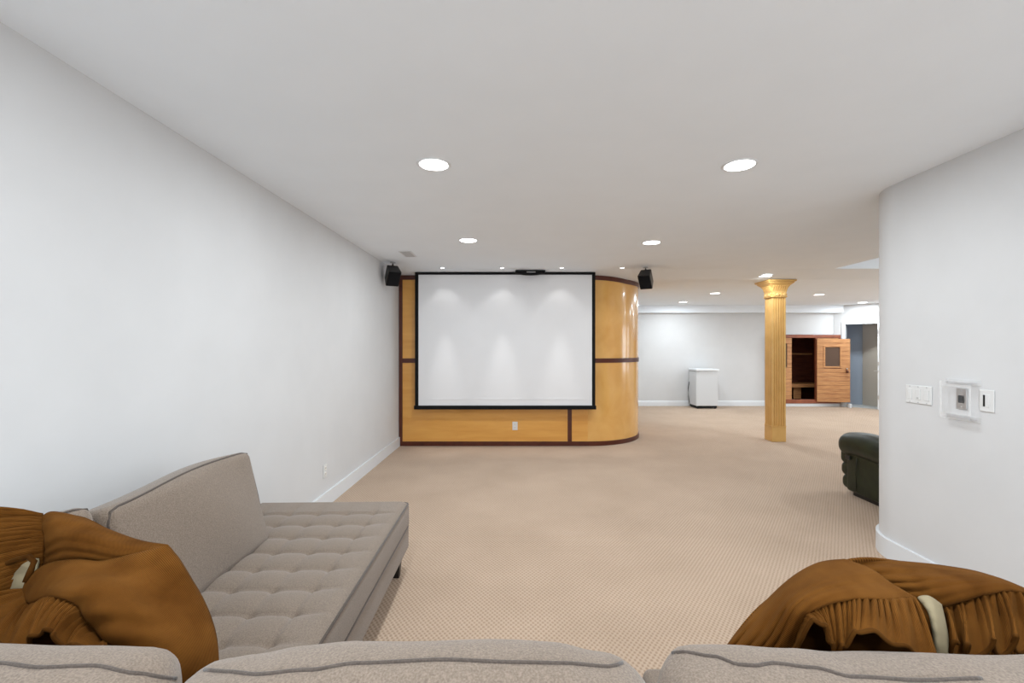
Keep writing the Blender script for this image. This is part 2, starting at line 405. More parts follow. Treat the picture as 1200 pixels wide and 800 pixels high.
bm = bmesh.new(); cyl(bm, (0, 0, 0), .012, .012, .07, 12, 'Y'); box(bm, (-.09, -.045, -.01), (.01, -.03, .01)); bmesh.ops.transform(bm, matrix=mtx @ Matrix.Translation((L+.035, -.055, .92)), verts=bm.verts[:])
obj('lever', bm, 'steel', dr)
for z in (.25, 1.05, 1.8): obj('hinge', B((L+.005, -.028, z), (L+.03, -.018, z+.09), .002, 1, mtx), 'steel', dr)
bm = bmesh.new(); box(bm, (-.02, 0.1, .0), (L+1.0, .98, .006), mtx)
struct(obj('floor_tile', bm, 'tile'), 'grey tiled floor inside the narrow doorway', 'floor')
bm = bmesh.new(); box(bm, (-.45, .78, 0), (.16, .84, HT), mtx); struct(obj('wall_closet', bm, 'bluewall'), 'blue-grey wall seen through the narrow doorway', 'wall')
bm = bmesh.new(); mt2 = mtx @ Matrix.Translation((.15, .79, 0)) @ Matrix.Rotation(-0.5, 4, 'Z'); box(bm, (0, 0, 0), (1.1, .06, HT), mt2)
struct(obj('wall_passage', bm, 'tanwall'), 'tan wall beside the blue-grey one through the doorway', 'wall')

# baseboards
BB = [(0.02, 0), (-.018, 0), (-.018, .095), (-.014, .10), (-.013, .118), (-.006, .135), (0.02, .135)]
def bboard(name, path, label):
    o = obj(name, ribbon(path, BB), 'white')
    for p in o.data.polygons: p.use_smooth = True
    o.data.set_sharp_from_angle(angle=0.4); struct(o, label, 'baseboard')
bboard('baseboard_left', [(XL, YF-.005), (XL, YR)][::-1] and [(XL, YR), (XL, YF-.012)][::-1], 'white moulded baseboard along the left wall')
bboard('baseboard_right', [(XE, cy+r)]+arc[::-1]+[(XR, YR)] if False else ([(XR, YR+.01)]+arc+[(XE-.02, cy+r)])[::1], 'white moulded baseboard following the rounded wall end')
bboard('baseboard_far', [(XT+RF+.03, YB), (SX0-.01, YB)], 'white baseboard along the far wall')

# ------------------------------------------------------------------ recessed lights
def can(px, label, group, r=0.086, e=E_CAN, loc=None, lens=None, warm=(.88, .95, 1), z=None):
    x, y = loc
    z = zc(y) if z is None else z; tl = 0 if not (YS0 < y < YS1) else math.atan((ZC2-ZC)/(YS1-YS0))
    t = thing('recessed_light', label, 'ceiling light', (x, y, z), group)
    bm = bmesh.new()
    n = 32; prof = [(r*1.0, -.003), (r*1.12, -.006), (r*1.22, -.001), (r*1.22, .004), (r, .004)]
    for (a, b) in zip(prof, prof[1:]+prof[:1]):
        for i in range(n):
            q0, q1 = 2*pi*i/n, 2*pi*(i+1)/n
            bm.faces.new([bm.verts.new((x+rr*math.cos(q), y+rr*math.sin(q), z+zz)) for rr, zz, q in ((a[0], a[1], q0), (a[0], a[1], q1), (b[0], b[1], q1), (b[0], b[1], q0))])
    bmesh.ops.remove_doubles(bm, verts=bm.verts[:], dist=1e-5); bmesh.ops.recalc_face_normals(bm, faces=bm.faces[:])
    a = obj('trim_ring', bm, 'white', t, True)
    bm = bmesh.new(); cyl(bm, (x, y, z-.002), r, r, .004, n)
    b = obj('lens', bm, lens or 'lens', t)
    if e: 
        l = area('lamp', (x, y, z-.012), (0, 0, 0), r*1.6, 0, e, warm, 'DISK', pi); l.parent = t; l.matrix_parent_inverse = parent_inv(t)
    return t
can(0, 'bright recessed light over the carpet, beside the left wall and nearer the sofa', None, loc=(-.52, 2.80))
can(0, 'bright recessed light nearer the sofa, beside the rounded wall end', None, loc=(1.366, 2.81))
can(0, 'recessed light before the screen, on the long white wall side', None, loc=(-.526, 4.78))
can(0, 'recessed light before the curved maple corner, nearer than its speaker', None, loc=(1.43, 4.88))
for (x, y) in ((-.52, .8), (1.38, .8), (-.52, -1.3), (1.38, -1.3)):
    can(0, 'recessed light %s, on the %s side' % ('directly above the sofa' if y > 0 else 'behind the sofa near the added window', 'long white wall' if x < 0 else 'switch plates'), 'recessed lights above the sofa', loc=(x, y))
for (x, y), lb in (((3.72, 6.86), 'recessed light right beside the top of the gold column'), ((3.81, 8.81), 'recessed light between the gold column and the white appliance, further from the soffit'),
                   ((3.80, 10.50), 'recessed light by the soffit above the white appliance'), ((5.97, 9.03), 'recessed light to the right behind the gold column, in front of the sauna'),
                   ((8.02, 10.6), 'recessed light by the soffit above the sauna door')):
    can(0, lb, None, loc=(x, y), e=E_CAN*(1.45 if y > 7 else .6), warm=(.85, .94, 1))
for (x, y) in ((8.0, 9.0), (8.0, 6.9), (5.97, 10.6)):
    if (x, y) == (5.97, 10.6): continue
    can(0, 'recessed far-room light hidden by the rounded wall, %s' % ('before the narrow doorway' if y > 8 else 'beside the raised ceiling'), 'hidden lights of the far room', loc=(x, y), e=E_CAN*1.45, warm=(.85, .94, 1))
can(0, 'recessed light added inside the raised part of the ceiling', None, loc=(6.2, 5.2), z=RZ, e=E_CAN*2.5)  # unseen lamp added to brighten the ceiling recess
for i, x in enumerate((-1.07, -.23, .61, 1.465)):
    y = 6.42
    t = can(0, 'tiny spotlight ' + ('at the long wall end of the row above the screen', 'left of the black box above the screen', 'right of the black box above the screen', 'above the curved maple corner, beside the speaker')[i], 'spotlights above the screen', r=.026, e=0, loc=(x, y), lens='spotlens')
    for nm, ang, e, bl in (('wide_spot', 88, E_SPOTW, .5), ('narrow_spot', 27, E_SPOTN*(1 if i < 3 else .6), .9)):
        l = bpy.data.lights.new(nm, 'SPOT'); l.energy = e*4; l.spot_size = ang*pi/180; l.spot_blend = bl; l.shadow_soft_size = .02; l.color = (1, .99, .97)
        lo = bpy.data.objects.new(nm, l); C.objects.link(lo); lo.location = (x, y, ZC-.02)
        lo.rotation_euler = (0.045, 0, 0); lo.parent = t; lo.matrix_parent_inverse = parent_inv(t)

# ------------------------------------------------------------------ projection screen
YSC = 6.66
ps = thing('projection_screen', 'large white projection screen with a black border on the maple wall', 'screen', (-.19, YSC, .55))
sx0, sx1 = (486.3-VX)*YSC/F, (697.6-VX)*YSC/F; sz0 = CAMZ-(479.5-VY)*YSC/F; szt = zc(YSC)-.004
ix0, ix1 = (490.3-VX)*YSC/F, (693.8-VX)*YSC/F; iz0 = CAMZ-(475-VY)*YSC/F; izt = szt-.035
obj('screen_surface', B((ix0-.01, YSC+.002, iz0-.01), (ix1+.01, YSC+.005, izt+.01)), 'screen', ps)
bm = bmesh.new()
for a, b in (((sx0, sz0+.05), (ix0, szt)), ((ix1, sz0+.05), (sx1, szt))):
    o = obj('side_border', B((a[0], YSC-.001, a[1]), (b[0], YSC+.006, b[1])), 'blackborder', ps)
bm.free()
obj('top_case', B((sx0, YSC-.012, izt), (sx1, YSC+.02, szt), .003, 1), 'blackborder', ps)
obj('bottom_bar', B((sx0-.012, YSC-.02, sz0), (sx1+.012, YSC+.014, iz0), .006, 2), 'blackborder', ps)
obj('batten', B((ix0, YSC-.0015, CAMZ-(467.8-VY)*YSC/F), (ix1, YSC+.003, CAMZ-(466.8-VY)*YSC/F)), 'screen', ps)
# black box above the screen
YX = 6.60; bx0, bx1 = (604-VX)*YX/F, (638.7-VX)*YX/F; bz = CAMZ-(322.3-VY)*YX/F
cb_ = thing('center_speaker', 'slim black box fixed to the ceiling above the screen', 'speaker', ((bx0+bx1)/2, YX, bz))
n = 14; out = [(bx0, zc(YX)-.002), (bx1, zc(YX)-.002)]+[(bx1+(bx0-bx1)*k/n, bz+.022-.022*math.sin(pi*k/n)) for k in range(n+1)]
me = quads('m', [(x, YX-.06, z) for x, z in out]+[(x, YX+.03, z) for x, z in out], [tuple(range(len(out)))]+[tuple(range(2*len(out)-1, len(out)-1, -1))]+[(i, i+len(out), (i+1) % len(out)+len(out), (i+1) % len(out)) for i in range(len(out))])
bm = bmesh.new(); bm.from_mesh(me); bmesh.ops.recalc_face_normals(bm, faces=bm.faces[:]); obj('housing', bm, 'blackborder', cb_)
obj('grille', B((bx0+.16, YX-.066, bz+.030), (bx1-.14, YX-.058, bz+.042), .003, 1), 'grey', cb_)

# ------------------------------------------------------------------ satellite speakers
def speaker(loc, top, yaw, label):
    t = thing('satellite_speaker', label, 'speaker', loc)
    R = Matrix.Translation(loc) @ Matrix.Rotation(yaw, 4, 'Z') @ Matrix.Rotation(math.radians(42), 4, 'X')
    hw, hd, hh = .085, .085, .115
    bm = bmesh.new(); vs8 = box(bm, (-hw, -hd, -hh), (hw, hd, hh))
    for v in vs8:
        if v.co.y > 0: v.co.x *= .85; v.co.z *= .9
    bmesh.ops.bevel(bm, geom=bm.edges[:], offset=.006, segments=2, affect='EDGES'); bmesh.ops.transform(bm, matrix=R, verts=bm.verts[:])
    obj('cabinet', bm, 'black', t)
    obj('grille', B((-hw+.008, -hd-.008, -hh+.008), (hw-.008, -hd, hh-.008), .003, 1, R), 'blackcloth', t)
    zt = top
    bm = bmesh.new(); cyl(bm, (loc[0], loc[1]+.02, zt-.006), .035, .035, .010, 20); obj('mount_plate', bm, 'grey', t)
    obj('bracket', tube([(loc[0], loc[1]+.02, zt-.01), (loc[0], loc[1]+.02, zt-.03), (loc[0], loc[1]+.01, loc[2]+.08)], .012, 10), 'black', t, True)
speaker((-1.655, 5.98, 1.475+.945), ZC, math.radians(30), 'black satellite speaker hung from the ceiling in the corner by the long wall')
speaker((1.785, 6.36, 1.475+.955), ZC, math.radians(-30), 'black satellite speaker hung from the ceiling by the curved maple corner')

# ceiling vent
vx, vy = -1.325, 5.46
vt = thing('ceiling_vent', 'small white slotted air vent in the ceiling', 'vent', (vx, vy, ZC))
obj('vent_frame', B((vx-.075, vy-.16, ZC-.008), (vx+.075, vy+.16, ZC-.001), .003, 1), 'white', vt)
for k in range(7): obj('slat', B((vx-.055, vy-.14+k*.043, ZC-.010), (vx+.055, vy-.115+k*.043, ZC-.0075), 0, 1), 'grey', vt)

# ------------------------------------------------------------------ outlets and wall plates
def plate(name, label, org, ex, ez, nrm_, w_, h_, build, cat='outlet'):
    """org: centre on the wall; ex: right direction; nrm_: outward"""
    ex = Vector(ex); nn = Vector(nrm_); mt = Matrix(((ex.x, nn.x, 0, org[0]), (ex.y, nn.y, 0, org[1]), (0, 0, 1, org[2]), (0, 0, 0, 1)))
    t = thing(name, label, cat, org)
    obj('cover_plate', B((-w_/2, .0005, -h_/2), (w_/2, .007, h_/2), .003, 2, mt), 'plastic', t)
    build(t, mt); return t
def outlet_parts(t, mt):
    for z in (-.026, .026):
        obj('socket', B((-.017, .0065, z-.015), (.017, .010, z+.015), .004, 2, mt), 'almond', t)
        for x in (-.007, .007): obj('slot', B((x-.0018, .0098, z-.006), (x+.0018, .0104, z+.007), 0, 1, mt), 'darkhole', t)
    bm = bmesh.new(); cyl(bm, (0, .0075, 0), .003, .003, .002, 8, 'Y'); bmesh.ops.transform(bm, matrix=mt, verts=bm.verts[:]); obj('screw', bm, 'steel', t)
plate('outlet', 'white power outlet on the maple panel below the screen', ((603.5-VX)*YF/F, YF, CAMZ-(498.8-VY)*YF/F), (1, 0, 0), 0, (0, -1, 0), .078, .125, outlet_parts)
yo = 1.79*F/(VX-380.5)
plate('outlet', 'white power outlet low on the long white wall', (XL, yo, CAMZ-(551.5-VY)*yo/F), (0, 1, 0), 0, (1, 0, 0), .075, .12, outlet_parts)
def three(t, mt):
    for i, x in enumerate((-.062, 0, .062)):
        obj('rocker' if i != 1 else 'toggle', B((x-.017, .0065, -.034), (x+.017, .0105, .034), .003, 2, mt), 'plastic', t)
        for z in (-.05, .05):
            bm = bmesh.new(); cyl(bm, (x, .0075, z), .004, .004, .002, 8, 'Y'); bmesh.ops.transform(bm, matrix=mt, verts=bm.verts[:]); obj('screw', bm, 'grey', t)
    obj('button', B((-.008, .0105, -.026), (.008, .0125, -.018), .001, 1, mt), 'grey', t)
ymid = 2.945
plate('switch_plate', 'wide white three-gang switch plate near the rounded wall end', (XR, ymid, 1.17), (0, -1, 0), 0, (-1, 0, 0), .19, .118, three, 'switch')
def slot_sw(t, mt):
    obj('rocker', B((-.017, .0065, -.034), (.017, .009, .034), .002, 1, mt), 'plastic', t)
    obj('slider_slot', B((-.016, .009, -.032), (-.006, .0105, .032), 0, 1, mt), 'darkhole', t)
plate('dimmer_switch', 'white dimmer plate with a black slot beside the clear cover', (XR, 2.515, 1.18), (0, -1, 0), 0, (-1, 0, 0), .078, .122, slot_sw, 'switch')
# thermostat under a clear cover
def tstat():
    y0, y1, z0, z1 = 2.56, 2.745, 1.06, 1.275
    t = thing('thermostat', 'small grey wall control inside a clear plastic guard', 'thermostat', (XR, (y0+y1)/2, z0))
    obj('control_plate', B((XR-.008, 2.625, 1.115), (XR-.0005, 2.69, 1.235), .002, 1), 'steel', t)
    obj('control_face', B((XR-.013, 2.641, 1.152), (XR-.008, 2.674, 1.195), .002, 1), 'darkhole', t)
    for z in (1.128, 1.222):
        bm = bmesh.new(); cyl(bm, (XR-.009, 2.6575, z), .004, .004, .003, 8, 'X'); obj('screw', bm, 'grey', t)
    D = .045
    obj('back_flange', B((XR-.006, y0-.012, z0-.012), (XR-.0005, y1+.012, z0+.018), .002, 1), 'acrylic', t)
    obj('back_flange', B((XR-.006, y0-.012, z1-.018), (XR-.0005, y1+.012, z1+.012), .002, 1), 'acrylic', t)
    for a, b in (((XR-D, y0, z0), (XR-.006, y0+.006, z1)), ((XR-D, y1-.006, z0), (XR-.006, y1, z1)), ((XR-D, y0+.006, z0), (XR-.006, y1-.006, z0+.006)), ((XR-D, y0+.006, z1-.006), (XR-.006, y1-.006, z1)), ((XR-D-.004, y0, z0), (XR-D, y1, z1))):
        obj('guard_side', B(a, b, .0015, 1), 'clear' if a[0] < XR-D or b[0]-a[0] > .02 and b[2]-a[2] > .1 else 'acrylic', t)
    for a, b in (((y0-.002, z0-.002), (y1+.002, z0+.03)), ((y0-.002, z1-.03), (y1+.002, z1+.002)), ((y0-.002, z0+.03), (y0+.008, z1-.03)), ((y1-.012, z0+.03), (y1+.002, z1-.03))):
        obj('guard_rim', B((XR-D-.008, a[0], a[1]), (XR-D-.004, b[0], b[1]), .0015, 1), 'acrylic', t)
tstat()

# ------------------------------------------------------------------ gold column
def column():
    x0, x1, y0, y1 = 3.965, 4.185, 7.11, 7.33
    xc, yc, h = (x0+x1)/2, (y0+y1)/2, (x1-x0)/2
    t = thing('square_column', 'gold painted square fluted column with a flared leafy capital', 'column', (xc, yc, 0))
    zb, zs = .235, 2.255
    obj('base_block', B((x0, y0, 0), (x1, y1, zb), .004, 1), 'gold', t)
    bm = bmesh.new(); box(bm, (x0-.003, y0-.003, zb), (x1+.003, y1+.003, zb+.012)); obj('base_moulding', bm, 'gold', t)
    # fluted shaft: plan outline with round grooves on all four faces
    pts = []
    hs = h-.004; nf = 5; gw = .022; pit = .036
    for s in range(4):
        R = Matrix.Rotation(s*pi/2, 2)
        seq = [(-hs, -hs)]
        for k in range(nf):
            c = (k-(nf-1)/2)*pit
            for j in range(7):
                a = j/6*pi; seq.append((c-gw/2*math.cos(a), -hs+.016*math.sin(a)))
        for p in seq:
            v = R @ Vector(p); pts.append((xc+v.x, yc+v.y))
    obj('shaft', prism(pts, zb+.012, zs), 'gold', t)
    # capital
    def sq_loft(name, prof):
        vs_ = []; fs = []
        for hh, z in prof: vs_ += [(xc-hh, yc-hh, z), (xc+hh, yc-hh, z), (xc+hh, yc+hh, z), (xc-hh, yc+hh, z)]
        n = len(prof)
        for i in range(n-1):
            for j in range(4): fs.append((i*4+j, i*4+(j+1) % 4, i*4+4+(j+1) % 4, i*4+4+j))
        fs += [(3, 2, 1, 0), tuple((n-1)*4+j for j in range(4))]
        return obj(name, quads(name, vs_, fs), 'gold', t)
    zt = zc(y0)-.001
    sq_loft('necking', [(h+.002, zs), (h+.012, zs+.008), (h+.012, zs+.02), (h+.002, zs+.028), (h+.002, zs+.06), (h-.002, zs+.066)])
    sq_loft('bell', [(h+.002, zs+.064), (h+.006, zs+.10), (h+.018, zs+.15), (h+.042, zs+.19), (h+.075, zs+.22), (h+.082, zs+.225), (h+.082, zs+.238)])
    sq_loft('abacus', [(h+.085, zs+.238), (h+.10, zs+.243), (h+.105, zs+.255), (h+.105, zt)])
    # leaves on the necking and ribs on the bell, on the four faces
    lm = rbox((.021, .014, .028), .009, (2, 1, 2)); lm.materials.append(M['gold'])
    rm = rbox((.007, .007, .045), .005, (1, 1, 2)); rm.materials.append(M['gold'])
    for s in range(4):
        R = Matrix.Rotation(s*pi/2, 4, 'Z')
        for k in range(4):
            o = obj('leaf', lm, None, t, True); p = R @ Vector(((k-1.5)*.052, -h-.006, 0))
            o.matrix_world = Matrix.Translation((xc+p.x, yc+p.y, zs+.045)) @ R @ Matrix.Rotation(.5 if k % 2 else -.5, 4, 'Y'); o.matrix_parent_inverse = parent_inv(t)
            o.location = (xc+p.x, yc+p.y, zs+.045); o.rotation_euler = (R @ Matrix.Rotation(.5 if k % 2 else -.5, 4, 'Y')).to_euler()
        for k in range(7):
            o = obj('bell_rib', rm, None, t, True); p = R @ Vector(((k-3)*.034, -h-.022, 0))
            o.location = (xc+p.x, yc+p.y, zs+.145); o.rotation_euler = (R @ Matrix.Rotation(.42, 4, 'X')).to_euler()
    for o in t.children:
        if o.name.startswith(('leaf', 'bell_rib')): o.matrix_parent_inverse = parent_inv(t)
column()

# ------------------------------------------------------------------ white appliance
def appliance():
    x0, x1, y0, y1 = 4.275, 4.80, 10.93, 11.42
    t = thing('chest_freezer', 'small white boxy appliance with a flat lid against the far wall', 'appliance', (x0, y0, 0))
    obj('plinth', B((x0+.02, y0+.03, .02), (x1-.02, y1-.02, .07)), 'darkhole', t)
    obj('body', B((x0, y0, .07), (x1, y1, .895), .012, 2), 'appl', t)
    obj('lid_gasket', B((x0+.01, y0+.01, .893), (x1-.01, y1-.01, .91)), 'grey', t)
    obj('lid', B((x0-.012, y0-.025, .908), (x1+.022, y1, .955), .01, 2), 'white', t)
    obj('side_panel', B((x0-.004, y0+.04, .12), (x0+.002, y1-.04, .80), .002, 1), 'appl', t)
    for (x, y) in ((x0+.05, y0+.05), (x1-.05, y0+.05), (x0+.05, y1-.06), (x1-.05, y1-.06)):
        bm = bmesh.new(); cyl(bm, (x, y, .012), .02, .02, .024, 12); obj('foot', bm, 'black', t)
    obj('power_cord', tube([(x0-.01, y1-.06, .62), (x0-.035, y1-.06, .45), (x0-.03, y1-.07, .25), (x0-.008, y1-.06, .1)], .008, 8), 'black', t, True)
appliance()

# ------------------------------------------------------------------ sauna
def sauna():
    yf = YB-.13; dp = 1.05
    x0, x1, z0, z1 = SX0+.005, SX1-.005, .075, 1.79
    o0, o1 = (928.2-VX)*yf/F, (956-VX)*yf/F         # opening
    t = thing('sauna_cabin', 'cedar sauna cabin set into the far wall with its door open', 'sauna', ((x0+x1)/2, yf, 0))
    obj('plinth', B((x0+.01, yf+.015, 0), (x1-.01, yf+.12, .075), .003, 1), 'white', t)
    for a, b in (((x0, yf, z1-.075), (x1, yf+.05, z1)), ((x0, yf, z0), (x1, yf+.05, z0+.10)), ((x0, yf, z0+.10), (x0+.05, yf+.05, z1-.075)), ((o1, yf, z0+.10), (o1+.045, yf+.05, z1-.075)), ((x1-.05, yf, z0+.10), (x1, yf+.05, z1-.075))):
        obj('frame_rail', B(a, b, .004, 1), 'cedarframe', t)
    pm = {}
    def plank(parent, xa, xb, z, hh, y, mtx=None, m='cedar'):
        obj('plank', B((xa, y, z+.002), (xb, y+.02, z+hh-.002), .003, 1, mtx), m, parent)
    # fixed front panels left and right of the opening, window in each
    for xa, xb, wa, wb in ((x0+.05, o0, x0+.18, x0+.42), (o1+.045, x1-.05, o1+.14, o1+.40)):
        k = 0; z = z0+.10; hh = .1
        while z < z1-.08:
            h2 = min(hh, z1-.075-z)
            if z+h2 > 1.05 and z < 1.56 and True:
                plank(t, xa, wa, z, h2, yf+.012); plank(t, wb, xb, z, h2, yf+.012)
            else: plank(t, xa, xb, z, h2, yf+.012)
            z += hh
        obj('window_pane', B((wa, yf+.02, 1.0), (wb, yf+.026, 1.62)), 'smoke', t)
    # inside
    bm = bmesh.new()
    yb = yf+dp
    obj('back_wall', B((x0, yb+.02, z0), (x1, yb+.04, z1)), 'cedarshade', t)
    for i in range(14):
        z = z0+i*.125
        obj('plank', B((x0, yb, z+.003), (x1, yb+.02, z+.122), .003, 1), 'cedarshade', t)
    bm.free()
    obj('side_wall', B((x0, yf+.05, z0), (x0+.02, yb, z1)), 'cedarshade', t); obj('side_wall', B((x1-.02, yf+.05, z0), (x1, yb, z1)), 'cedarshade', t)
    obj('cabin_floor', B((x0, yf+.05, z0), (x1, yb, z0+.02)), 'cedarshade', t); obj('cabin_roof', B((x0, yf+.05, z1-.02), (x1, yb, z1)), 'cedarshade', t)
    for k in range(4): obj('bench_slat', B((x0+.02, yf+.46+k*.14, .50), (x1-.02, yf+.585+k*.14, .525), .004, 1), 'cedar', t)
    obj('bench_front', B((x0+.02, yf+.46, .44), (x1-.02, yf+.485, .50)), 'cedar', t)
    for x in (o0+.06, o0+.40): obj('heater_panel', B((x, yf+.60, .12), (x+.2, yf+.62, .43), .004, 1), 'cedar' if x > o0+.2 else 'black', t)
    hx = o0+.26
    obj('heater_back', B((hx, yb-.03, .60), (hx+.24, yb-.01, 1.42), .004, 1), 'black', t)
    for k in range(6): obj('heater_bar', B((hx+.02+k*.038, yb-.05, .64), (hx+.034+k*.038, yb-.03, 1.38), .003, 1), 'mahog' if k % 2 else 'grey', t)
    obj('back_rest', B((x0+.05, yb-.03, 1.28), (x1-.05, yb-.012, 1.32), .003, 1), 'cedar', t)
    # open door folded back on its hinge
    W = .725; hd0, hd1 = .125, 1.685
    mt = Matrix.Translation((o1+.004, yf-.03, 0)) @ Matrix.Rotation(math.radians(-13), 4, 'Z')
    dr_ = obj('door', B((0, .0, hd0), (W, .018, hd1), .003, 1, mt), 'cedarframe', t)
    wa, wb, wz0, wz1 = .16, .52, 1.0, 1.50
    z = hd0; n = 15; hh = (hd1-hd0)/n
    for i in range(n):
        if z+hh > wz0+.03 and z < wz1-.03:
            plank(dr_, 0, wa, z, hh, -.02, mt); plank(dr_, wb, W, z, hh, -.02, mt)
        else: plank(dr_, 0, W, z, hh, -.02, mt)
        z += hh
    for a, b in (((wa-.02, wz0-.03), (wb+.02, wz0+.01)), ((wa-.02, wz1-.01), (wb+.02, wz1+.02)), ((wa-.02, wz0+.01), (wa+.02, wz1-.01)), ((wb-.02, wz0+.01), (wb+.02, wz1-.01))):
        obj('window_frame', B((a[0], -.03, a[1]), (b[0], -.005, b[1]), .003, 1, mt), 'cedar', dr_)
    obj('window_pane', B((wa+.01, -.012, wz0), (wb-.01, -.006, wz1), 0, 1, mt), 'smoke', dr_)
    bm = bmesh.new(); bmesh.ops.create_uvsphere(bm, u_segments=14, v_segments=8, radius=.032); bmesh.ops.transform(bm, matrix=mt @ Matrix.Translation((W-.075, -.055, .885)), verts=bm.verts[:])
    obj('knob', bm, 'mahog', dr_, True)
    bm = bmesh.new(); bmesh.ops.create_uvsphere(bm, u_segments=12, v_segments=8, radius=.02); bmesh.ops.transform(bm, matrix=mt @ Matrix.Translation((W-.075, -.035, .95)), verts=bm.verts[:])
    obj('latch', bm, 'steel', dr_, True)
sauna()
p_ = obj('short_post', B((8.075, 11.08, 0), (8.12, 11.14, .10), .004, 1), 'white'); tag(p_, 'short white block on the floor below the sauna door', 'block')

# ------------------------------------------------------------------ recliner
def recliner():
    t = thing('recliner', 'dark green leather recliner with rolled arms beyond the rounded wall', 'armchair', (3.75, 4.2, 0))
    X0, X1, Y0, Y1 = 3.29, 4.22, 3.70, 4.58
    T = Matrix.Translation
    obj('base', B((X0+.06, Y0+.05, 0.0), (X1-.06, Y1-.03, .08)), 'black', t)
    for xa in (X0, X1-.19):
        obj('arm_panel', rbox((.09, .43, .20), .03, (2, 6, 4), (.012, 0, 0), mtx=T((xa+.095, (Y0+Y1)/2+.01, .245))), 'leather', t, True)
        def roll(o, q):
            o.z -= .05*max(0, -q.y/.45)*0; o.z += .012*math.sin(q.y*9); return o
        obj('arm_roll', rbox((.135, .47, .115), .105, (3, 10, 2), (.01, .02, .012), roll, mtx=T((xa+.095, (Y0+Y1)/2+.075, .505))), 'leather', t, True)
        obj('arm_seam', tube([(xa-.004 if xa == X0 else xa+.194, 4.42, .08), (xa-.014 if xa == X0 else xa+.204, 4.42, .25), (xa-.004 if xa == X0 else xa+.194, 4.42, .40)], .004, 6), 'leather', t, True)
    for z, hh, yo_ in ((.12, .075, .06), (.245, .075, .075), (.375, .085, .085)):
        obj('footrest_pad', rbox(((X1-X0)/2-.02, .085, hh), .06, (8, 2, 2), (0, .01, .005), mtx=T(((X0+X1)/2, Y1+yo_-.04, z))), 'leather', t, True)
    obj('seat', rbox(((X1-X0)/2-.16, .30, .09), .06, (6, 6, 2), (0, .01, .03), mtx=T(((X0+X1)/2, Y1-.25, .43))), 'leather', t, True)
    for k, (yy, zz) in enumerate(((4.20, .60), (4.08, .78), (3.97, .95))):
        obj('back_pad', rbox(((X1-X0)/2-.10+.02*k, .13, .12), .1, (6, 2, 2), (0, .03, .02), mtx=T(((X0+X1)/2, yy, zz)) @ Matrix.Rotation(math.radians(28), 4, 'X')), 'leather', t, True)
    obj('back_shell', rbox(((X1-X0)/2-.1, .06, .42), .05, (6, 2, 6), mtx=T(((X0+X1)/2, 3.92, .66)) @ Matrix.Rotation(math.radians(28), 4, 'X')), 'leather', t, True)
    obj('recline_latch', B((X0-.016, 4.50, .36), (X0-.004, 4.57, .40), .004, 1), 'black', t)
recliner()

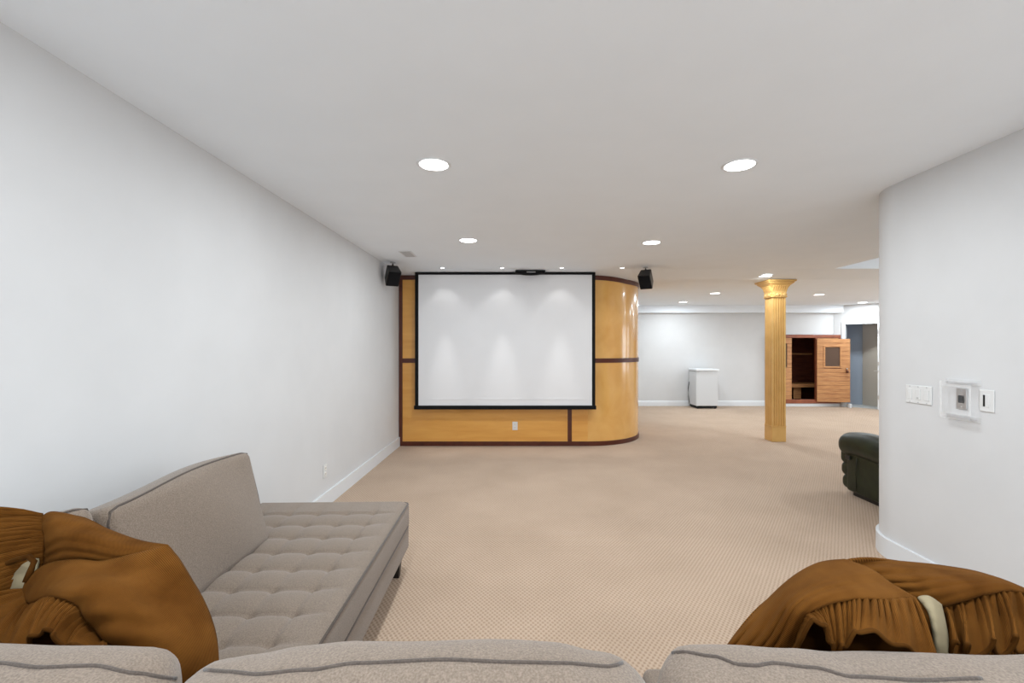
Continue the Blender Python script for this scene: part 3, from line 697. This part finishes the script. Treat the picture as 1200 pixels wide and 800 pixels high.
# ------------------------------------------------------------------ sectional sofa
sofa = thing('sectional_sofa', 'taupe fabric sectional sofa with a tufted chaise and loose back cushions', 'sofa', (-.9, 1.6, 0))
PV = Vector((-.70, 2.25, 0)); RZ_ = Matrix.Translation(PV) @ Matrix.Rotation(math.radians(1.5), 4, 'Z') @ Matrix.Translation(-PV)
def sofa_parts():
    T = Matrix.Translation
    cx0, cx1, cy0, cy1 = -1.66, -.70, .93, 3.02
    # tufted chaise seat
    BX, BY, PX, PY = -.86, 1.56, .170, .1755
    half = ((cx1-cx0)/2, (cy1-cy0)/2, .078); ctr = Vector(((cx0+cx1)/2, (cy0+cy1)/2, .372))
    jmax = 7
    def tuft(o, q):
        if q.z < half[2]-.03: return o
        x, y = o.x+ctr.x, o.y+ctr.y
        u, v = (x-BX)/PX, (y-BY)/PY
        ex = min(1, max(0, (cx1-x)/.05)); ey = min(1, max(0, (cy1-y)/.05))
        cu = abs(math.sin(pi*u))**.5 if u < 0 else 1; cv = abs(math.sin(pi*v))**.45 if v < jmax else 1
        if u > 0: cv = 1-(1-cv)*max(0, 1-u*1.1)
        if v > jmax: cu = 1-(1-cu)*max(0, 1-(v-jmax))
        d_ = math.hypot((u-min(0, round(u)))*PX, (v-min(jmax, round(v)))*PY)
        o.z += ex*ey*((.034*(.66*cv+.34*cu)-.021) - .012*math.exp(-(d_/.018)**2))+.008*ex*ey
        return o
    obj('chaise_seat', rbox(half, .028, (80, 170, 2), (0, 0, .004), tuft, RZ_ @ T(ctr)), 'sofa', sofa, True)
    bmn = rbox((.008, .008, .004), .0035, (1, 1, 1)); bmn.materials.append(M['sofa'])
    for j in range(-3, jmax+1):
        for i in range(-4, 1):
            o = obj('tuft_button', bmn, None, sofa, True); o.location = RZ_ @ Vector((BX+i*PX, BY+j*PY, .437))
            o.matrix_parent_inverse = parent_inv(sofa)
    # piping around the top and bottom edge of the chaise seat
    for z in (.446, .300):
        obj('piping', tube([RZ_ @ Vector(p) for p in ((cx1-.005, cy0+.1, z), (cx1-.005, 2, z), (cx1-.005, cy1-.03, z), (cx1-.012, cy1-.012, z), (cx1-.03, cy1-.005, z), (-1.2, cy1-.005, z), (cx0+.03, cy1-.005, z))], .0055, 8), 'pipe', sofa, True)
    obj('chaise_base', rbox(((cx1-cx0)/2-.004, (cy1-cy0)/2-.004, .073), .018, (4, 6, 2), mtx=RZ_ @ T((ctr.x, ctr.y, .224))), 'sofa', sofa, True)
    # low frames behind the cushions
    obj('back_frame', rbox((.055, 1.0, .29), .03, (2, 6, 4), mtx=RZ_ @ T((cx0-.045, 1.62, .44))), 'sofa', sofa, True)
    # near run
    nx0, nx1, ny0, ny1 = -.655, 1.42, .93, 1.46
    obj('seat_cushion', rbox((.5, .30, .078), .028, (8, 6, 2), (0, 0, .008), mtx=T((-.13, 1.17, .372))), 'sofa', sofa, True)
    obj('seat_cushion', rbox((.5, .30, .078), .028, (8, 6, 2), (0, 0, .008), mtx=T((.895, 1.17, .372))), 'sofa', sofa, True)
    obj('seat_base', rbox((1.03, .40, .073), .018, (6, 6, 2), mtx=T((.38, 1.06, .224))), 'sofa', sofa, True)
    obj('seat_base', rbox((.50, .14, .073), .018, (6, 2, 2), mtx=T((-1.20, .78, .224))), 'sofa', sofa, True)
    obj('back_frame', rbox((1.56, .055, .29), .03, (10, 2, 4), mtx=T((-.13, .60, .44))), 'sofa', sofa, True)
    obj('arm', rbox((.07, .44, .22), .03, (2, 6, 4), mtx=T((1.49, 1.02, .37))), 'sofa', sofa, True)
    for x, y in ((-.765, 2.93), (-1.57, 2.95), (-.75, 1.62), (1.40, 1.38), (1.40, .70), (-1.60, .70), (-.1, .70), (.3, 1.38)):
        bm = bmesh.new(); v8 = box(bm, (-.03, -.03, 0), (.03, .03, .153))
        for v in v8:
            if v.co.z < .05: v.co.x *= .62; v.co.y *= .62
        bmesh.ops.translate(bm, vec=(RZ_ @ Vector((x, y, 0))) if y > 1.5 else (x, y, 0), verts=bm.verts[:])
        obj('leg', bm, 'legblack', sofa)
    # chaise back cushions leaning on the left frame
    def lean(y0, y1, x, zt, seed):
        hy, hz, hx = (y1-y0)/2, .245, .085
        mt = RZ_ @ T((x, (y0+y1)/2, zt-hz)) @ Matrix.Rotation(math.radians(-14), 4, 'Y')
        def fn(o, q):
            o.z += .010*math.sin(q.y*7+seed)*max(0, q.z/hz); o.x += .006*math.sin(q.y*11+q.z*9+seed); return o
        c = obj('back_cushion', rbox((hx, hy, hz), .04, (3, 14, 8), (.035, .008, .012), fn, mt), 'sofa', sofa, True)
        def onp(y, z): return mt @ Vector((hx-.022, y, z+.010*math.sin(y*7+seed)*max(0, z/hz)))
        k = hy-.012; zz = hz-.012
        path = [onp(-k, -zz), onp(-k, 0), onp(-k, zz-.05), onp(-k+.015, zz-.012), onp(-k+.05, zz)]+[onp(-k+.05+(2*k-.1)*i/14, zz+.012*(1-((i-7)/7)**2)) for i in range(1, 14)]+[onp(k-.05, zz), onp(k-.015, zz-.012), onp(k, zz-.05), onp(k, 0), onp(k, -zz)]
        from mathutils.bvhtree import BVHTree
        bv = BVHTree.FromPolygons([v.co for v in c.data.vertices], [p.vertices[:] for p in c.data.polygons])
        path = [(lambda h_: h_[0]+h_[1]*.001)(bv.find_nearest(p)) for p in path]
        obj('piping', tube(path, .0045, 8), 'pipe', c, True)
    lean(1.57, 2.44, -1.445, .92, .5)
    lean(.98, 1.555, -1.475, .945, 2.1)
    # near back cushions: knife-edge cushions with a wavy central welt
    def near(x0, x1, sil, seam, seed):
        hx, hy, hz = (x1-x0)/2, .10, .245; xc_ = (x0+x1)/2; zt = .912; yc_ = .80
        def fn(o, q):
            wx = o.x+xc_; f = max(0, q.z/hz)
            ppx = VX+wx*F/.864
            o.z += f*(lerp1(sil, ppx))*(-.864/F)
            o.y += .004*math.sin(wx*17+seed)*f
            o.y += .06*(0-(q.z-hz)/(2*hz))*.6
            e_ = max(0, abs(q.x)/hx-.86)/.14; o.y *= 1-.55*e_*e_
            return o
        nx = 44
        c = obj('back_cushion', rbox((hx+.014, hy, hz), .07, (nx, 3, 8), (.0, .03, .02), fn, T((xc_, yc_, zt-hz))), 'sofa', sofa, True)
        # project the welt on to the top of the cushion
        dg = bpy.context.evaluated_depsgraph_get(); dg.update()
        from mathutils.bvhtree import BVHTree
        me = c.data; bv = BVHTree.FromPolygons([v.co for v in me.vertices], [p.vertices[:] for p in me.polygons])
        path = []
        px0, px1 = seam[0][0], seam[-1][0]; N = 60
        for i in range(N+1):
            px = px0+(px1-px0)*i/N; py = lerp1(seam, px)
            dr_ = P(px, py, 1)-Vector((0, 0, CAMZ)); h_ = bv.ray_cast(Vector((0, 0, CAMZ)), dr_)
            if h_[0]: path.append(h_[0]+Vector((0, -.0005, .001)))
        if len(path) > 3: obj('piping', tube(path, .0032, 8), 'pipe', c, True)
    near(-1.50, -.628, [(-300, 4), (0, 2), (60, 1), (120, 0), (175, 2), (200, 7), (222, 14), (232, 22)], [(-250, 777), (-100, 775), (0, 777), (45, 782), (110, 780), (160, 789), (205, 795), (222, 797)], .3)
    near(-.612, .232, [(232, 17), (262, 13), (300, 9), (360, 3), (420, -1), (560, -4), (650, -2), (700, 5), (735, 9), (756, 11)], [(240, 785), (268, 787), (300, 790), (360, 785), (420, 777), (520, 773), (605, 776), (660, 777), (715, 781), (733, 776), (746, 774)], 1.3)
    near(.25, 1.40, [(758, 14), (775, 4), (800, -1), (850, -1), (920, 3), (980, 10), (1060, 13), (1200, 14), (1300, 10)], [(762, 774), (772, 767), (800, 764), (835, 769), (868, 779), (885, 780), (905, 777), (950, 782), (1000, 793), (1080, 797), (1150, 795)], 2.3)
sofa_parts()

# ------------------------------------------------------------------ corduroy pillows with ruffled open ends
def coons(top, bot, lef, rig, bulge, wr=0.0, seed=0, power=.55):
    """patch between four px/py/Y boundary lists; bulge towards the camera in metres"""
    Pt = [Vector(p) for p in top]; Pb = [Vector(p) for p in bot]; Pl = [Vector(p) for p in lef]; Pr = [Vector(p) for p in rig]
    c00, c10, c01, c11 = Pt[0], Pt[-1], Pb[0], Pb[-1]
    def f(u, v):
        a = cr(Pt, u)*(1-v)+cr(Pb, u)*v; b = cr(Pl, v)*(1-u)+cr(Pr, v)*u
        c = c00*(1-u)*(1-v)+c10*u*(1-v)+c01*(1-u)*v+c11*u*v
        p = a+b-c
        k = (math.sin(pi*min(max(u, 0), 1))**power)*(math.sin(pi*min(max(v, 0), 1))**power)
        y = p.z-bulge*k
        wv = wr*(math.sin(v*36+seed+3*u+math.sin(v*11))*math.exp(-u*3.2)+.5*math.sin(v*17+u*6+seed*2)*math.exp(-(1-u)*6)+.35*math.sin(u*9+v*7+seed)*k)*min(1, 12*v)*min(1, 12*(1-v))
        return P(p.x, p.y, y-wv)
    return f
def ruffle(seam, hem, folds, amp, seed=0, sway=10, n=(0, -.2, .95), lift=.5):
    Ps = [Vector(p) for p in seam]; Ph = [Vector(p) for p in hem]; n = Vector(n).normalized()
    def f(u, v):
        s = cr(Ps, u); h_ = cr(Ph, u); p = s*(1-v)+h_*v
        ph = 2*pi*folds*u+seed+.9*math.sin(u*9+seed)+.6*v
        a = amp*(.12+.88*v**.9)*(1+.35*math.sin(u*13+seed*3))
        t = (cr(Ph, min(1, u+.02))-cr(Ph, max(0, u-.02))); t = Vector((t.x, t.y, 0)); t = t.normalized() if t.length > 0 else t
        q = Vector((p.x, p.y, 0))+t*(sway*v*math.cos(ph))
        w_ = P(q.x, q.y, p.z)
        gath = .006*math.sin(ph*3.1+seed*5+1.5*math.sin(u*31))*(1-v)**.7*min(1, v*9)
        return w_+n*(a*(math.sin(ph)+lift)*min(1, v*5)+gath+.008*math.sin(pi*v))
    return f
def ruffled(name, f, nu, nv, t, uvs):
    sheet(name, f, nu, nv, 'cord', t, .005, uvs)
    obj('hem', tube([f(i/nu, 1) for i in range(nu+1)], .0042, 6), 'cord', t, True)
def pillow_left():
    t = thing('ruffled_pillow', 'brown corduroy pillow with ruffled open end in the sofa corner', 'pillow', (-1.05, 1.15, .46))
    # far panel
    sheet('back_panel', coons([(48, 607, 1.32), (62, 600, 1.32), (95, 607, 1.32), (130, 622, 1.30), (165, 634, 1.27), (196, 639, 1.22)],
                              [(50, 700, 1.26), (80, 690, 1.26), (110, 690, 1.26), (140, 690, 1.25), (175, 680, 1.23), (215, 672, 1.2)],
                              [(48, 607, 1.32), (52, 625, 1.28), (54, 645, 1.26), (52, 665, 1.25), (50, 700, 1.26)],
                              [(196, 639, 1.22), (203, 648, 1.21), (215, 672, 1.2)], .075, .009, 1), 60, 40, 'cord', t, uvs=(1.1, .8))
    top = [(27, 692, 1.17), (33, 678, 1.19), (45, 667, 1.2), (62, 659, 1.2), (90, 656, 1.19), (118, 658, 1.18), (155, 650, 1.18), (195, 640, 1.19)]
    lef = [(27, 692, 1.17), (36, 706, 1.12), (60, 698, 1.07), (88, 706, 1.045), (104, 728, 1.03), (128, 757, 1.02), (150, 800, 1.02), (152, 905, 1.0)]
    rig = [(195, 640, 1.19), (207, 652, 1.185), (222, 676, 1.18), (240, 708, 1.17), (251, 740, 1.15), (255, 778, 1.13), (250, 830, 1.11), (240, 905, 1.08)]
    bot = [(152, 905, 1.0), (195, 907, 1.03), (240, 905, 1.08)]
    sheet('front_panel', coons(top, bot, lef, rig, .085, .010, 2), 70, 90, 'cord', t, uvs=(1.0, 1.4))
    # the back wraps round behind the right edge down to the seat
    sheet('rear_panel', coons([(196, 639, 1.225), (150, 633, 1.33), (95, 606, 1.38), (48, 607, 1.40)], [(240, 905, 1.085), (190, 880, 1.2), (120, 850, 1.3), (60, 830, 1.36)],
                              [(196, 639, 1.225), (240, 708, 1.19), (255, 778, 1.14), (240, 905, 1.085)], [(48, 607, 1.4), (40, 700, 1.38), (60, 830, 1.36)], -.04, .003, 3), 40, 40, 'cord', t, uvs=(1, 1))
    ins = rbox((.17, .10, .17), .09, (6, 4, 6), (.02, .02, .02), mtx=Matrix.Translation(P(105, 745, 1.22)) @ Matrix.Rotation(-.3, 4, 'Y')); obj('insert', ins, 'cord', t, True)
    sheet('lining', coons([(6, 672, 1.26), (22, 656, 1.25), (46, 655, 1.24)], [(0, 700, 1.22), (20, 700, 1.2), (40, 690, 1.2)], [(6, 672, 1.26), (0, 700, 1.22)], [(46, 655, 1.24), (40, 690, 1.2)], .02), 12, 12, 'lining', t)
    obj('welt', tube([P(*p) for p in ((-14, 670, 1.24), (4, 662, 1.22), (20, 655, 1.21), (34, 652, 1.2), (40, 658, 1.19), (36, 668, 1.18), (30, 682, 1.17))], .007, 8), 'cord', t, True)
    ruffled('back_ruffle', ruffle([(50, 602, 1.32), (53, 622, 1.28), (54, 645, 1.26), (51, 675, 1.245)],
                                [(-34, 603, 1.23), (-42, 640, 1.19), (-46, 675, 1.17), (-40, 725, 1.15)], 6.5, .015, .5, 3, (0, -.5, .85)), 150, 24, t, (2.0, .3))
    ruffled('front_ruffle', ruffle([(28, 690, 1.17), (34, 707, 1.12), (60, 698, 1.065), (88, 706, 1.04), (104, 728, 1.025), (128, 756, 1.01)],
                                 [(-70, 716, 1.15), (-35, 742, 1.08), (0, 753, 1.02), (14, 761, .99), (30, 757, .975), (40, 747, .965), (52, 740, .96), (63, 740, .955), (68, 752, .95), (85, 758, .955), (108, 760, .96), (126, 758, .97)], 7, .007, 1.2, 1, (-.15, -.45, .85)), 190, 28, t, (2.6, .3))
    return t
pillow_left()
def pillow_right():
    t = thing('ruffled_pillow', 'brown corduroy pillow with ruffled open end slumped over the near sofa back', 'pillow', (.85, 1.0, .46))
    # near lobe: left edge rises from the tip to the crown, lower edge carries the ruffle
    up = [(850, 760, 1.03), (870, 736, 1.05), (900, 703, 1.08), (930, 676, 1.10), (960, 660, 1.11), (990, 656, 1.11)]
    rig = [(990, 656, 1.11), (1020, 667, 1.09), (1046, 685, 1.06), (1073, 701, 1.03)]
    low = [(850, 815, 1.02), (890, 800, .995), (925, 765, .96), (946, 722, .945), (970, 707, .95), (1000, 702, .955), (1035, 702, .97), (1073, 701, 1.03)]
    lef = [(850, 760, 1.03), (846, 790, 1.01), (850, 815, 1.02)]
    f = coons(up, low, lef, rig, .06, .009, 4)
    sheet('front_panel', f, 80, 60, 'cord', t, uvs=(1.4, .9))
    sheet('back_panel', coons([(985, 658, 1.15), (1032, 657, 1.19), (1065, 659, 1.2), (1110, 664, 1.2), (1155, 673, 1.19), (1215, 696, 1.17)],
                              [(1060, 712, 1.10), (1090, 714, 1.075), (1107, 710, 1.06), (1128, 704, 1.055), (1155, 696, 1.06), (1190, 692, 1.08), (1225, 706, 1.1)],
                              [(985, 658, 1.15), (1030, 680, 1.12), (1060, 712, 1.10)], [(1215, 696, 1.17), (1222, 700, 1.13), (1225, 706, 1.1)], .05, .008, 5), 70, 30, 'cord', t, uvs=(1.3, .5))
    # underside resting down to the seat
    sheet('rear_panel', coons([(850, 760, 1.035), (900, 703, 1.085), (990, 657, 1.12), (1065, 659, 1.21), (1155, 673, 1.2), (1215, 696, 1.18)],
                              [(860, 880, 1.06), (950, 860, 1.15), (1050, 850, 1.22), (1130, 840, 1.25), (1215, 830, 1.25)],
                              [(850, 760, 1.035), (846, 815, 1.04), (860, 880, 1.06)], [(1215, 696, 1.18), (1225, 760, 1.2), (1215, 830, 1.25)], -.05, .003, 6), 40, 30, 'cord', t, uvs=(1, 1))
    obj('insert', rbox((.20, .08, .12), .07, (6, 4, 6), (.02, .02, .02), mtx=Matrix.Translation(P(1010, 750, 1.12))), 'cord', t, True)
    sheet('lining', coons([(1076, 700, 1.0), (1088, 699, 1.0), (1102, 708, 1.03)], [(1098, 765, .945), (1106, 768, .955), (1113, 766, .97)],
                          [(1076, 700, 1.0), (1090, 720, .97), (1098, 765, .945)], [(1102, 708, 1.03), (1108, 735, 1.0), (1113, 766, .97)], .015, .003, 2), 16, 20, 'lining', t)
    ruffled('front_ruffle', ruffle([(926, 764, .95), (938, 730, .945), (957, 710, .945), (996, 702, .95), (1032, 702, .965), (1073, 700, 1.01)],
                                 [(922, 774, .93), (935, 760, .915), (944, 738, .90), (955, 728, .89), (967, 735, .885), (972, 752, .885), (979, 764, .885), (989, 758, .885), (1000, 745, .88), (1013, 739, .875), (1030, 744, .875), (1052, 757, .88), (1076, 768, .885), (1097, 774, .895)], 9, .006, 2.6, 1), 220, 28, t, (2.6, .3))
    ruffled('back_ruffle', ruffle([(1104, 711, 1.06), (1128, 704, 1.055), (1155, 696, 1.06), (1190, 691, 1.08), (1228, 706, 1.1)],
                                [(1116, 769, .96), (1136, 768, .95), (1168, 762, .955), (1205, 760, .97), (1262, 752, 1.0)], 5.0, .020, .2, 6), 170, 26, t, (2.2, .3))
pillow_right()
